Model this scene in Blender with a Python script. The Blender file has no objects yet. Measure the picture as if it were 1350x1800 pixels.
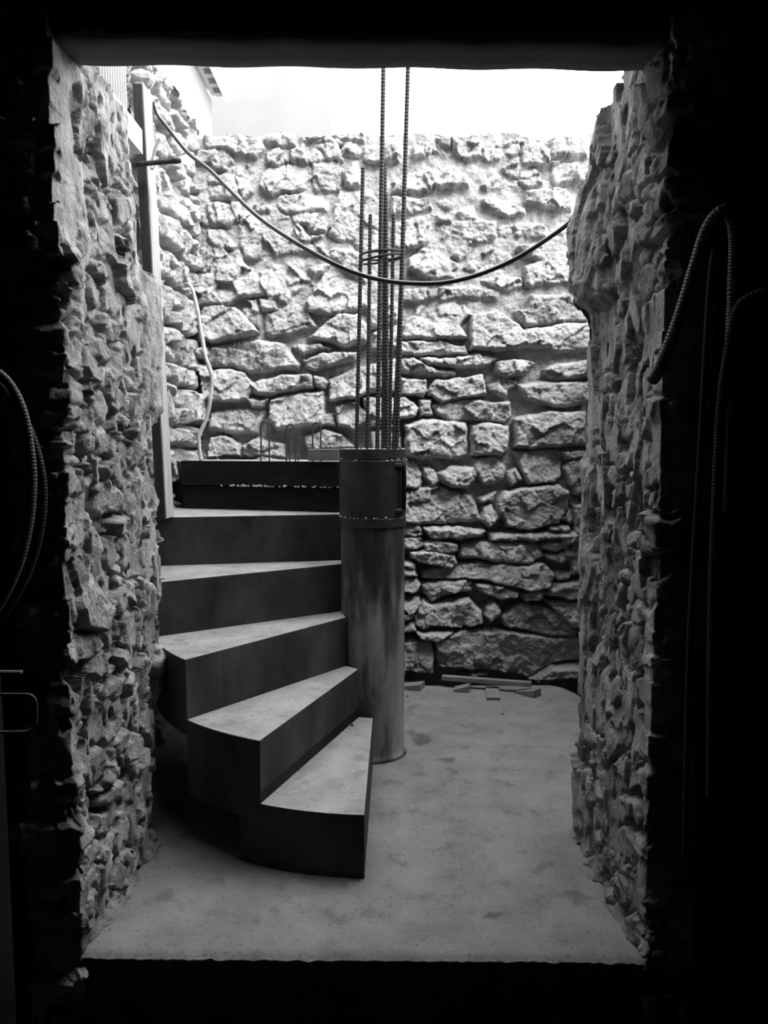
import bpy, math, random
import numpy as np
from mathutils import Vector

# ------------------------------------------------------------------ camera, sky, sun, exposure
FPX, EYE, PITCH = 1350.0, 1.17, math.atan(120 / 1350)
C = bpy.context.scene.collection
sc = bpy.context.scene
cam_d = bpy.data.cameras.new('camera'); cam = bpy.data.objects.new('camera', cam_d); C.objects.link(cam)
cam.location = (0, 0, EYE); cam.rotation_euler = (math.pi / 2 - PITCH, 0, 0)
cam_d.sensor_fit = 'HORIZONTAL'; cam_d.sensor_width = 36.0; cam_d.lens = 36.0 * FPX / 1350.0
cam_d.clip_start = 0.02
sc.camera = cam
UNSEEN_WALL_TOP = 3.92  # unseen upper wall; height tuned for how far it blocks the sun
SKY, SUN, EXPOSURE = 5.2, 12.5, 0.0
SUN_DIR = Vector((0.55, -0.75, 1.0))          # towards the sun
world = bpy.data.worlds.new('world'); sc.world = world; world.use_nodes = True
bg = world.node_tree.nodes['Background']; bg.inputs[0].default_value = (1, 1, 1, 1); bg.inputs[1].default_value = SKY
SKY_BRIGHT_SIDE, SKY_DARK = Vector((.85, .30, .42)).normalized(), .45     # hazy sky, brighter towards the right
wn, wl = world.node_tree.nodes, world.node_tree.links
wt = wn.new('ShaderNodeTexCoord'); wd = wn.new('ShaderNodeVectorMath'); wd.operation = 'DOT_PRODUCT'; wd.inputs[1].default_value = SKY_BRIGHT_SIDE
wl.new(wt.outputs['Generated'], wd.inputs[0]); wm = wn.new('ShaderNodeMapRange'); wl.new(wd.outputs['Value'], wm.inputs[0])
wm.inputs[1].default_value = -.4; wm.inputs[2].default_value = 1.0; wm.inputs[3].default_value = SKY * SKY_DARK; wm.inputs[4].default_value = SKY * 2.3
wl.new(wm.outputs[0], bg.inputs[1])
sun_d = bpy.data.lights.new('hazy_sun', 'SUN'); sun_d.energy = SUN; sun_d.angle = math.radians(34)
sun = bpy.data.objects.new('hazy_sun', sun_d); C.objects.link(sun)
sun.rotation_euler = SUN_DIR.to_track_quat('Z', 'Y').to_euler(); sun.location = (2, 1, 6)
sc.view_settings.view_transform = 'Standard'; sc.view_settings.look = 'None'
sc.view_settings.gamma = 1.0; sc.view_settings.exposure = EXPOSURE; sc.view_settings.use_curve_mapping = False

R = random.Random(7)
NR = np.random.RandomState(11)

# ------------------------------------------------------------------ unprojection of measured points
def ray(x, y):
    a = (x - 675) / FPX; b = (900 - y) / FPX
    return a, math.cos(PITCH) + b * math.sin(PITCH), -math.sin(PITCH) + b * math.cos(PITCH)
def aty(x, y, Y):
    r = ray(x, y); t = Y / r[1]; return (r[0] * t, Y, EYE + r[2] * t)
def atz(x, y, z):
    r = ray(x, y); t = (z - EYE) / r[2]; return (r[0] * t, r[1] * t, z)

# ------------------------------------------------------------------ numpy noise
PERM = NR.permutation(4096).astype(np.int64)
GR = NR.normal(size=(4096, 3)); GR /= np.linalg.norm(GR, axis=1)[:, None]
RV = NR.rand(4096, 4)
def _h(i, j, k, s=0):
    return PERM[(PERM[(PERM[(i + s) & 4095] + j) & 4095] + k) & 4095]
def perlin(p, s=0):
    i = np.floor(p).astype(np.int64); f = p - i
    u = f * f * f * (f * (f * 6 - 15) + 10)
    out = 0
    for dx in (0, 1):
        for dy in (0, 1):
            for dz in (0, 1):
                g = GR[_h(i[:, 0] + dx, i[:, 1] + dy, i[:, 2] + dz, s)]
                d = g[:, 0] * (f[:, 0] - dx) + g[:, 1] * (f[:, 1] - dy) + g[:, 2] * (f[:, 2] - dz)
                w = (u[:, 0] if dx else 1 - u[:, 0]) * (u[:, 1] if dy else 1 - u[:, 1]) * (u[:, 2] if dz else 1 - u[:, 2])
                out = out + d * w
    return out
def fbm(p, scale, octv=4, s=0, gain=.5):
    o = 0; a = 1.0; q = p / scale
    for k in range(octv):
        o = o + a * perlin(q, s + 17 * k); q = q * 2.03; a *= gain
    return o
def facets(p, scale, s=0, slope=.5):
    """fractured-rock planes: each cell carries its own tilted plane"""
    q = p / scale; i = np.floor(q).astype(np.int64)
    best = np.full(len(q), 9e9); val = np.zeros(len(q)); cid = np.zeros(len(q))
    for dx in (-1, 0, 1):
        for dy in (-1, 0, 1):
            for dz in (-1, 0, 1):
                c = i + np.array((dx, dy, dz)); h = _h(c[:, 0], c[:, 1], c[:, 2], s)
                pt = c + RV[h, :3]; d = q - pt; dd = (d * d).sum(1)
                m = dd < best
                pl = (d * GR[h]).sum(1) * slope + (RV[h, 3] - .5) * .5
                best = np.where(m, dd, best); val = np.where(m, pl, val); cid = np.where(m, RV[h, 3], cid)
    return val * scale, cid
def smooth(a, b, x):
    t = np.clip((x - a) / (b - a), 0, 1); return t * t * (3 - 2 * t)

# ------------------------------------------------------------------ materials
def mat(name, col, rough=.9, var=.25, nscale=6, bump=.3, bscale=60, bdist=.004, metal=0, spec=.2, tone=False, stain=None, stretch=None, wet=None, speck=False):
    m = bpy.data.materials.new(name); m.use_nodes = True
    nt = m.node_tree; n = nt.nodes; l = nt.links; b = n['Principled BSDF']
    b.inputs['Roughness'].default_value = rough; b.inputs['Metallic'].default_value = metal
    b.inputs['Specular IOR Level'].default_value = spec
    tc = n.new('ShaderNodeTexCoord'); src = tc.outputs['Object']
    if stretch:
        mp = n.new('ShaderNodeMapping'); mp.inputs['Scale'].default_value = stretch
        l.new(src, mp.inputs[0]); src = mp.outputs[0]
    nz = n.new('ShaderNodeTexNoise'); nz.inputs['Scale'].default_value = nscale; nz.inputs['Detail'].default_value = 8
    nz.inputs['Roughness'].default_value = .62; l.new(src, nz.inputs['Vector'])
    r = n.new('ShaderNodeValToRGB'); l.new(nz.outputs[0], r.inputs[0])
    lo, hi = col * (1 - var), min(1, col * (1 + var))
    r.color_ramp.elements[0].position = .32; r.color_ramp.elements[0].color = (lo, lo, lo, 1)
    r.color_ramp.elements[1].position = .68; r.color_ramp.elements[1].color = (hi, hi, hi, 1)
    out = r.outputs[0]
    def mul(a, bsock, fac=1.0):
        mx = n.new('ShaderNodeMix'); mx.data_type = 'RGBA'; mx.blend_type = 'MULTIPLY'; mx.inputs[0].default_value = fac
        l.new(a, mx.inputs[6]); l.new(bsock, mx.inputs[7]); return mx.outputs[2]
    if tone:
        at = n.new('ShaderNodeAttribute'); at.attribute_name = 'tone'; out = mul(out, at.outputs['Color'])
    if stain:
        sc_, lo_, thr, strg = stain
        n2 = n.new('ShaderNodeTexNoise'); n2.inputs['Scale'].default_value = sc_; n2.inputs['Detail'].default_value = 6
        l.new(src, n2.inputs['Vector'])
        r2 = n.new('ShaderNodeValToRGB'); l.new(n2.outputs[0], r2.inputs[0])
        r2.color_ramp.elements[0].position = thr; r2.color_ramp.elements[0].color = (lo_, lo_, lo_, 1)
        r2.color_ramp.elements[1].position = thr + .1; r2.color_ramp.elements[1].color = (1, 1, 1, 1)
        out = mul(out, r2.outputs[0], strg)
    if speck:      # grit and pin-holes
        n3 = n.new('ShaderNodeTexNoise'); n3.inputs['Scale'].default_value = 95; n3.inputs['Detail'].default_value = 4; l.new(src, n3.inputs['Vector'])
        r3 = n.new('ShaderNodeValToRGB'); l.new(n3.outputs[0], r3.inputs[0])
        r3.color_ramp.elements[0].position = .30; r3.color_ramp.elements[0].color = (.6, .6, .6, 1); r3.color_ramp.elements[1].position = .41; r3.color_ramp.elements[1].color = (1, 1, 1, 1)
        out = mul(out, r3.outputs[0])
    if wet:        # damp, oil-stained upper part with a blotchy lower margin
        sp = n.new('ShaderNodeSeparateXYZ'); l.new(tc.outputs['Object'], sp.inputs[0])
        n4 = n.new('ShaderNodeTexNoise'); n4.inputs['Scale'].default_value = 9; n4.inputs['Detail'].default_value = 5; l.new(src, n4.inputs['Vector'])
        ad = n.new('ShaderNodeMath'); ad.operation = 'MULTIPLY_ADD'; l.new(n4.outputs[0], ad.inputs[0]); ad.inputs[1].default_value = .45; l.new(sp.outputs[2], ad.inputs[2])
        r4 = n.new('ShaderNodeValToRGB'); l.new(ad.outputs[0], r4.inputs[0])
        r4.color_ramp.elements[0].position = wet[0]; r4.color_ramp.elements[0].color = (1, 1, 1, 1); r4.color_ramp.elements[1].position = wet[0] + .12; r4.color_ramp.elements[1].color = (wet[1],) * 3 + (1,)
        out = mul(out, r4.outputs[0])
    l.new(out, b.inputs['Base Color'])
    bn = n.new('ShaderNodeTexNoise'); bn.inputs['Scale'].default_value = bscale; bn.inputs['Detail'].default_value = 6
    bn.inputs['Roughness'].default_value = .65
    l.new(src, bn.inputs['Vector'])
    bp = n.new('ShaderNodeBump'); bp.inputs['Strength'].default_value = bump; bp.inputs['Distance'].default_value = bdist
    l.new(bn.outputs[0], bp.inputs['Height']); l.new(bp.outputs[0], b.inputs['Normal'])
    return m
M = {}
M['stone'] = mat('limestone', .31, var=.38, nscale=14, bump=1.0, bscale=75, bdist=.013, tone=True, spec=.05)
M['jamb'] = mat('mortar_and_rubble', .29, var=.45, nscale=16, bump=1.0, bscale=90, bdist=.010, tone=True, spec=.05)
M['slab'] = mat('floor_concrete', .17, var=.22, nscale=7, bump=.6, bscale=110, bdist=.005, stain=(13, .68, .33, .85), tone=True, speck=True)
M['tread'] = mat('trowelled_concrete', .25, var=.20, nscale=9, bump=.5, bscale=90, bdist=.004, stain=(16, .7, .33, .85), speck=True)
M['formed_shaded'] = mat('formed_concrete_shaded', .046, var=.55, nscale=6, bump=.25, bscale=60, bdist=.003, stretch=(1, 1, .6))  # formed faces, darkened well past bare concrete to paint the risers' shade
M['column'] = mat('column_concrete', .22, rough=.7, var=.5, nscale=6, bump=.2, bscale=40, bdist=.003, stretch=(2.2, 2.2, .5), stain=(7, .45, .42, .9), wet=(.78, .30))
M['lintel'] = mat('lintel_concrete', .105, var=.12, nscale=4, bump=.3, bscale=120, bdist=.002)
M['room'] = mat('shade_dark_plaster', .035, var=.4, nscale=6, bump=.8, bscale=25, bdist=.012)  # near-black colour stands in for the darkness of the unlit room
M['earth'] = mat('earth', .06, var=.4, nscale=12, bump=1, bscale=30, bdist=.02)
M['steel'] = mat('rusty_steel', .035, rough=.7, var=.5, nscale=60, bump=.4, bscale=300, bdist=.001, metal=.3, spec=.4)
M['sleeve'] = mat('sheet_metal_sleeve', .03, rough=.5, var=.8, nscale=9, bump=.15, bscale=25, bdist=.003, metal=.1, spec=.3)
M['black'] = mat('black_plastic', .008, rough=.6, var=.3, nscale=20, bump=.1, spec=.1)
M['cable'] = mat('cable_sheath', .02, rough=.4, var=.2, bump=.1, spec=.5)
M['conduit'] = mat('corrugated_plastic', .07, rough=.6, var=.2, bump=.1, spec=.3)
M['conduit_dark'] = mat('dark_corrugated_plastic', .022, rough=.6, var=.2, bump=.1, spec=.1)
M['hose'] = mat('pale_plastic_tube', .30, rough=.6, var=.35, nscale=18, bump=.3)
M['wood'] = mat('raw_timber', .30, var=.22, nscale=6, bump=.4, bscale=30, bdist=.002, stretch=(9, 9, .8), stain=(3, .6, .34, .6))
M['woodx'] = mat('grey_timber', .15, var=.25, nscale=6, bump=.4, bscale=30, bdist=.002, stretch=(.9, 9, 9))
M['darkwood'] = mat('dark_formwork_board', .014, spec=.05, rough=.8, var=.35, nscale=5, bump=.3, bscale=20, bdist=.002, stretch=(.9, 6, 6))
M['plaster'] = mat('white_house_plaster', .155, var=.05, nscale=3, bump=.2)
M['white'] = mat('white_fascia', .8, var=.04)
M['soffit'] = mat('eave_timber', .30, var=.1)
M['shade_edge'] = mat('shade_strip', .05, var=.3, nscale=6, stretch=(9, 9, .8), spec=.05)  # dark timber added to put shade on the plank's front edge
M['sheet'] = mat('corrugated_sheet_metal', .34, rough=.5, var=.15, nscale=5, metal=.1, spec=.3, bump=.1)
M['beam'] = mat('pale_cast_concrete', .62, var=.1, nscale=9, bump=.3, bscale=80)
M['bright'] = mat('dry_mortar', .40, var=.2, nscale=20, bump=.8, bscale=60)

# ------------------------------------------------------------------ object helpers
def link(name, V, F, m, parent=None, sm=False, label=None, cat=None, group=None, kind=None, loc=None, tone=None, fm=None):
    V = np.asarray(V, dtype=np.float32)
    org = np.array(parent.location if parent is not None and loc is None else (loc if loc is not None else (0, 0, 0)), dtype=np.float32)
    if parent is not None:
        pr = parent
        while pr.parent is not None:
            pr = pr.parent
        org = np.array(pr.location, dtype=np.float32)
    me = bpy.data.meshes.new(name)
    if isinstance(F, np.ndarray):
        n = len(F); me.vertices.add(len(V)); me.vertices.foreach_set('co', (V - org).ravel())
        me.loops.add(n * 4); me.loops.foreach_set('vertex_index', F.astype(np.int32).ravel())
        me.polygons.add(n); me.polygons.foreach_set('loop_start', np.arange(0, n * 4, 4, dtype=np.int32))
        me.polygons.foreach_set('loop_total', np.full(n, 4, dtype=np.int32))
        me.update(calc_edges=True)
    else:
        me.from_pydata([tuple(float(c) for c in v) for v in (V - org)], [], [tuple(f) for f in F]); me.update()
    me.validate()
    for mm in (m if isinstance(m, (list, tuple)) else [m]): me.materials.append(mm)
    if fm is not None: me.polygons.foreach_set('material_index', np.array(fm, dtype=np.int32))
    if sm: me.polygons.foreach_set('use_smooth', np.ones(len(me.polygons), dtype=bool))
    if tone is not None:
        a = me.attributes.new('tone', 'FLOAT_COLOR', 'POINT')
        c = np.ones((len(V), 4), dtype=np.float32); c[:, :3] = np.asarray(tone)[:, None]; a.data.foreach_set('color', c.ravel())
    o = bpy.data.objects.new(name, me); C.objects.link(o)
    if parent is not None: o.parent = parent
    else: o.location = [float(c) for c in org]
    tag(o, label, cat, group, kind); return o
def tag(o, label=None, cat=None, group=None, kind=None):
    for k, v in (('label', label), ('category', cat), ('group', group), ('kind', kind)):
        if v: o[k] = v
def thing(name, loc, label, cat, group=None):
    o = bpy.data.objects.new(name, None); o.empty_display_size = .1; C.objects.link(o); o.location = loc
    tag(o, label, cat, group); return o

class MB:
    def __init__(s): s.V = []; s.F = []; s.M = []
    def add(s, V, F, mi=0):
        k = len(s.V); s.V += [tuple(v) for v in V]; s.F += [tuple(i + k for i in f) for f in F]; s.M += [mi] * len(F)
    def prism(s, poly, z0, z1, mtop=0, mside=0):
        """poly in XY, counter-clockwise; z0, z1 numbers or per-vertex lists"""
        n = len(poly); a = z0 if hasattr(z0, '__len__') else [z0] * n; b = z1 if hasattr(z1, '__len__') else [z1] * n
        V = [(p[0], p[1], a[i]) for i, p in enumerate(poly)] + [(p[0], p[1], b[i]) for i, p in enumerate(poly)]
        s.add(V, [tuple(range(n - 1, -1, -1))], mside)
        k = len(s.V) - 2 * n
        s.F.append(tuple(k + n + i for i in range(n))); s.M.append(mtop)
        for i in range(n):
            j = (i + 1) % n; s.F.append((k + i, k + j, k + n + j, k + n + i)); s.M.append(mside)
    def box(s, c, d, rz=0, tilt=0, mi=0, ch=0.0):
        """chamfered box, centre c, size d, turned by rz about z and tilt about its own y"""
        hx, hy, hz = d[0] / 2, d[1] / 2, d[2] / 2; ch = min(ch, hx * .45, hy * .45, hz * .45)
        def tr(p):
            x, y, z = p
            x, z = x * math.cos(tilt) + z * math.sin(tilt), -x * math.sin(tilt) + z * math.cos(tilt)
            x, y = x * math.cos(rz) - y * math.sin(rz), x * math.sin(rz) + y * math.cos(rz)
            return (x + c[0], y + c[1], z + c[2])
        if ch <= 0:
            V = [(sx * hx, sy * hy, sz * hz) for sz in (-1, 1) for sx, sy in ((-1, -1), (1, -1), (1, 1), (-1, 1))]
            F = [(3, 2, 1, 0), (4, 5, 6, 7)] + [(i, (i + 1) % 4, 4 + (i + 1) % 4, 4 + i) for i in range(4)]
        else:
            rings = []
            for z, q in ((-hz, ch), (-hz + ch, 0), (hz - ch, 0), (hz, ch)):
                rings.append([(-hx + q, -hy + ch, z), (-hx + ch, -hy + q, z), (hx - ch, -hy + q, z), (hx - q, -hy + ch, z),
                              (hx - q, hy - ch, z), (hx - ch, hy - q, z), (-hx + ch, hy - q, z), (-hx + q, hy - ch, z)])
            V = [v for r_ in rings for v in r_]
            F = [tuple(range(7, -1, -1)), tuple(range(24, 32))]
            for r_ in range(3):
                for i in range(8):
                    j = (i + 1) % 8; F.append((r_ * 8 + i, r_ * 8 + j, r_ * 8 + 8 + j, r_ * 8 + 8 + i))
        s.add([tr(v) for v in V], F, mi)
    def build(s, name, m, parent=None, **k):
        return link(name, s.V, s.F, m, parent, fm=s.M, **k)

def spline(pts, step):
    P = np.array(pts, dtype=float); out = []
    for i in range(len(P) - 1):
        p0 = P[max(i - 1, 0)]; p1 = P[i]; p2 = P[i + 1]; p3 = P[min(i + 2, len(P) - 1)]
        n = max(2, int(np.linalg.norm(p2 - p1) / step))
        for k in range(n):
            t = k / n
            out.append(.5 * ((2 * p1) + (p2 - p0) * t + (2 * p0 - 5 * p1 + 4 * p2 - p3) * t * t + (3 * p1 - p0 - 3 * p2 + p3) * t ** 3))
    out.append(P[-1]); return np.array(out)
def tube(pts, r, step=.02, seg=10, ridge=0, mb=None, straight=False, rfun=None):
    """swept tube; ridge > 0 alternates the radius (corrugation / rebar ribs)"""
    P = spline(pts, step) if not straight else np.array([np.array(pts[0]) + (np.array(pts[-1]) - np.array(pts[0])) * t for t in np.linspace(0, 1, max(2, int(np.linalg.norm(np.array(pts[-1]) - np.array(pts[0])) / step)))])
    T = np.gradient(P, axis=0); T /= np.linalg.norm(T, axis=1)[:, None]
    up = np.array((0, 0, 1.)) if abs(T[0][2]) < .9 else np.array((1., 0, 0))
    V = []; n = len(P)
    for i in range(n):
        a = up - T[i] * up.dot(T[i]); a /= np.linalg.norm(a); up = a; b = np.cross(T[i], a)
        rr = r * (1 + (ridge if i % 2 else -ridge)) if ridge else r
        if rfun: rr *= rfun(i / (n - 1))
        for k in range(seg):
            t = 2 * math.pi * k / seg; V.append(P[i] + rr * (a * math.cos(t) + b * math.sin(t)))
    F = [(i * seg + k, i * seg + (k + 1) % seg, (i + 1) * seg + (k + 1) % seg, (i + 1) * seg + k) for i in range(n - 1) for k in range(seg)]
    F += [tuple(range(seg - 1, -1, -1)), tuple((n - 1) * seg + k for k in range(seg))]
    m = mb or MB(); m.add(V, F); return m
def gridfaces(nu, nv):
    i = np.arange(nu - 1)[:, None]; j = np.arange(nv - 1)[None, :]
    a = (i * nv + j); return np.stack([a, a + nv, a + nv + 1, a + 1], -1).reshape(-1, 4)

# ------------------------------------------------------------------ back wall: coursed rubble, stones where the photograph has them
def reg(ox, oy, s, *polys): return [[(ox + x / s, oy + y / s) for x, y in zip(p[::2], p[1::2])] for p in polys]
ST = []
ST += reg(340, 200, 3.75,
 (60,110,200,115,270,160,270,230,200,200,65,195),(60,210,230,205,240,330,200,360,110,320),(80,375,200,370,270,420,300,545,100,545,75,470),
 (285,130,420,125,450,200,400,260,285,230),(250,300,340,310,345,390,270,385),(270,390,340,410,370,490,310,540),
 (75,570,290,560,300,660,200,725,120,720,75,650),(470,220,560,190,620,290,540,315,465,300),(440,110,530,95,660,95,665,185,590,185,440,150),
 (710,90,870,90,990,175,800,150,705,165),(885,95,1120,95,1120,155,980,160,900,120),(620,220,720,180,740,300,650,290),
 (740,180,790,180,870,280,770,300,735,290),(800,165,940,175,980,280,880,270),(985,165,1110,165,1110,265,975,235),(1115,190,1245,200,1225,295,1120,285),
 (1270,190,1360,140,1360,290,1250,300),(440,380,490,320,700,305,765,350,770,450,700,480,570,490,500,515,430,470),
 (790,310,900,280,985,300,960,470,920,480,780,495),(985,380,1060,280,1110,380,1100,450,1010,460),(545,505,840,510,865,610,600,630,545,590),
 (630,640,700,615,855,640,870,760,790,770,740,700,650,700),(390,570,450,530,510,580,500,620,400,620),
 (300,620,400,640,480,640,520,580,700,720,790,860,850,910,700,890,480,915,400,940,330,930,295,850),(770,790,865,770,860,910,800,870),
 (965,490,1150,490,1230,560,1230,880,1100,890,1050,830,950,820,885,780,930,620),(870,880,1050,880,1090,930,1080,1000,960,970,860,920),
 (-40,830,100,780,200,880,280,880,340,990,380,1030,475,1110,460,1180,300,1200,200,1240,-40,1240),(70,740,190,750,205,850,170,870,80,820),
 (215,800,265,850,250,870,212,865),(430,1030,560,980,640,990,800,1080,760,1130,640,1160,600,1230,480,1190,440,1120),(750,1000,880,980,850,1030,780,1060))
ST += reg(340, 480, 3.75,
 (850,-30,960,-20,1100,50,1145,130,1140,215,1000,240,870,265,770,240,740,190,790,90),(50,200,260,210,330,280,415,380,280,420,110,445,40,420,40,300),
 (270,180,400,165,440,300,430,370,330,280),(420,165,530,155,540,220,450,240),(455,260,540,230,650,180,720,220,800,340,700,370,520,410,470,390),
 (800,390,870,310,950,255,1080,260,1140,340,1145,450,1000,480,860,440,750,420),(50,540,110,480,290,450,480,440,600,470,690,600,680,620,500,640,380,650,250,610,60,610),
 (650,470,840,460,860,500,720,530),(845,465,940,490,900,505,855,495),(720,570,830,530,930,510,1075,525,1070,560,900,600,800,640,740,620),
 (40,650,180,630,330,650,380,720,350,830,180,840,60,830),(360,740,450,700,640,665,770,670,785,745,600,780,500,800,380,790),
 (790,680,850,680,880,720,860,760,800,730),(890,700,1080,620,1210,590,1210,770,1060,820,900,830),
 (500,830,640,790,850,770,860,880,850,1000,620,1020,540,1035,490,960),(100,920,280,890,450,890,460,920,415,1050,250,1050,100,1030),
 (930,870,1080,850,1180,960,1060,1030,960,1000),(860,930,920,920,930,1000,860,1000),(110,1090,200,1070,290,1130,310,1200,100,1215),
 (320,1130,420,1090,600,1130,600,1215,310,1215),(720,1080,860,1040,1000,1080,1050,1150,750,1155),(350,830,480,830,460,880,370,880))
ST += reg(0, 0, 1, (646,535,700,520,700,560,650,575),(650,585,700,570,705,610,652,615),(655,640,700,625,702,690,660,685),(640,700,690,695,700,740,650,750),
 (650,760,700,745,705,790,655,795),(600,430,640,440,642,490,600,470))
ST += reg(690, 200, 3.75,
 (140,190,210,190,215,250,140,255),(215,170,290,150,345,200,280,235,220,235),(300,130,390,140,380,190,330,180),(400,130,460,160,460,260,410,220),
 (475,150,590,150,595,255,500,270,470,240),(610,170,720,160,745,230,720,240,610,235),(610,245,650,250,650,275,612,275),(658,240,720,243,720,270,655,272),
 (750,150,845,155,850,210,800,250,752,230),(740,330,840,260,840,390,750,370),(0,420,110,350,230,370,275,440,230,485,0,500),
 (230,350,450,320,510,420,510,450,290,460),(600,440,700,380,850,440,720,470,640,475),(860,350,960,330,1000,430,900,460,850,420),
 (1060,120,1300,120,1300,250,1060,255),(865,140,960,140,1050,200,1040,310,870,300),(0,540,230,530,280,600,200,620,0,640),
 (300,560,350,530,400,570,380,600,310,590),(590,530,700,540,880,600,880,640,780,655,640,630),(440,630,480,600,550,620,560,670,460,680),
 (290,650,400,660,400,690,300,700),(270,740,400,690,600,680,690,700,690,780,620,820,420,810,280,800),(0,700,240,650,260,800,200,850,60,880,0,860),
 (390,830,520,835,520,890,450,950,385,900),(120,940,200,870,300,890,460,990,420,1070,220,1070,110,1000),(710,730,800,700,1030,720,1030,790,850,800,720,800),
 (530,930,640,860,760,900,820,960,700,1000,640,940,560,1040,480,1000),(830,860,960,830,1100,850,1000,960,870,930),(900,480,1150,470,1230,560,1200,620,1000,600,900,560),
 (1060,300,1250,290,1280,420,1080,440),(600,1080,760,1050,860,1080,860,1130,700,1150),(880,1000,1100,900,1250,980,1250,1100,900,1120))
ST += reg(690, 500, 3.75,
 (0,740,90,740,165,820,150,860,0,880),(60,20,220,20,230,90,60,100),(235,15,305,15,300,60,250,85),(310,10,500,-10,710,40,700,90,500,75,320,95),
 (160,110,300,90,480,130,515,180,440,260,480,340,250,350,70,330,60,240,150,200),(520,190,700,160,800,230,900,300,1000,370,860,410,700,430,520,420),
 (820,170,900,150,930,60,1180,60,1300,130,1300,230,1100,235,900,265,850,220),(900,290,1150,250,1330,250,1330,430,1080,440,1050,400,900,400),
 (55,370,300,370,480,400,500,450,200,455,60,450),(50,490,150,480,300,560,420,560,420,600,200,590,60,570),(190,480,400,490,560,450,700,480,640,530,420,545,240,520),
 (700,510,840,490,940,520,880,580,760,610,690,570),(1010,560,1100,520,1330,500,1330,600,1050,630,1010,590),(50,610,220,630,230,700,200,735,60,720),
 (280,640,420,620,600,600,620,720,500,740,330,770,240,720),(640,660,740,610,840,640,760,700,760,740,650,700),(830,660,1000,640,1330,640,1330,790,1080,800,900,760),
 (170,760,250,760,260,860,180,870),(270,790,500,760,780,780,780,860,740,900,520,890,400,900,290,850),
 (90,920,200,890,490,910,500,1130,420,1160,310,1140,200,1150,110,1140,80,1050),(520,920,640,910,770,930,760,1090,720,1120,520,1130),
 (810,880,1000,840,1330,840,1330,1060,1000,1070,820,1080))
ST += reg(690, 780, 3.75,
 (810,60,950,40,1110,45,1130,100,1120,200,1070,250,900,260,860,180),(1130,50,1330,45,1330,90,1150,100),(1140,160,1200,110,1330,110,1330,330,1200,330,1180,260),
 (300,200,400,150,540,160,560,220,500,290,400,290,330,260),(540,100,700,85,750,160,740,230,600,270,550,200),(760,190,820,170,850,230,800,275,760,240),
 (60,120,160,120,190,190,170,295,60,290),(200,150,250,150,315,250,270,285,220,230),(60,330,310,270,420,320,520,350,560,430,590,500,450,520,300,530,60,520),
 (570,360,680,330,670,390,580,390),(600,420,650,400,705,480,650,550,590,500),(740,320,900,290,1100,275,1165,330,1150,430,1100,520,900,570,760,540,700,450,700,380),
 (1120,500,1165,430,1190,480,1180,525),(1200,400,1330,400,1330,600,1205,590),(40,540,180,540,190,600,150,615,40,600),(200,550,400,550,610,575,590,610,450,630,240,620),
 (630,590,780,580,1180,590,1180,620,920,640,640,640),(1040,545,1170,535,1170,580,1040,575),(40,630,180,625,195,670,150,690,40,690),(210,660,280,630,430,660,430,710,330,720,215,700),
 (445,650,700,645,960,650,1000,740,920,790,700,780,450,745),(985,660,1160,635,1160,690,1080,710,990,690),(1010,730,1165,720,1165,770,1110,785,1010,760),
 (1175,660,1330,630,1330,870,1185,860),(115,710,200,700,400,730,420,790,380,820,250,790,130,760),(40,780,150,790,160,870,40,885),
 (180,830,300,820,560,790,800,800,1000,800,1060,860,1030,930,900,965,750,930,560,890,380,890,190,890),(1080,850,1180,850,1170,890,1080,900),
 (40,900,150,885,180,930,150,980,40,970),(190,930,380,900,525,905,525,970,360,1000,260,1040,200,980),(550,920,700,930,840,970,830,1010,730,1030,600,990),
 (860,990,950,960,1010,970,980,1020,880,1030),(1030,940,1330,890,1330,1020,1150,1020,1040,990),(150,1130,200,1030,260,1060,500,1020,590,1100,600,1180,500,1210,250,1200,200,1235,150,1200),
 (40,1020,170,1020,180,1060,130,1150,40,1150),(620,1080,670,1030,710,1080,700,1130,640,1180,615,1130),(720,1150,830,1050,950,1060,1100,1120,1220,1230,1200,1270,1000,1260,850,1230,740,1200),
 (1020,1040,1330,1030,1330,1230,1180,1200,1080,1110),(40,1290,260,1300,270,1500,180,1510,40,1480),
 (290,1290,460,1240,700,1240,850,1260,1050,1280,1330,1290,1330,1420,1100,1440,900,1540,700,1500,500,1480,320,1460,290,1400),
 (900,1550,1050,1470,1330,1460,1330,1540,950,1565),(150,1245,400,1240,320,1290,270,1300,170,1280),(450,1510,600,1510,630,1530,550,1545))
YB = 3.75

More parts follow.
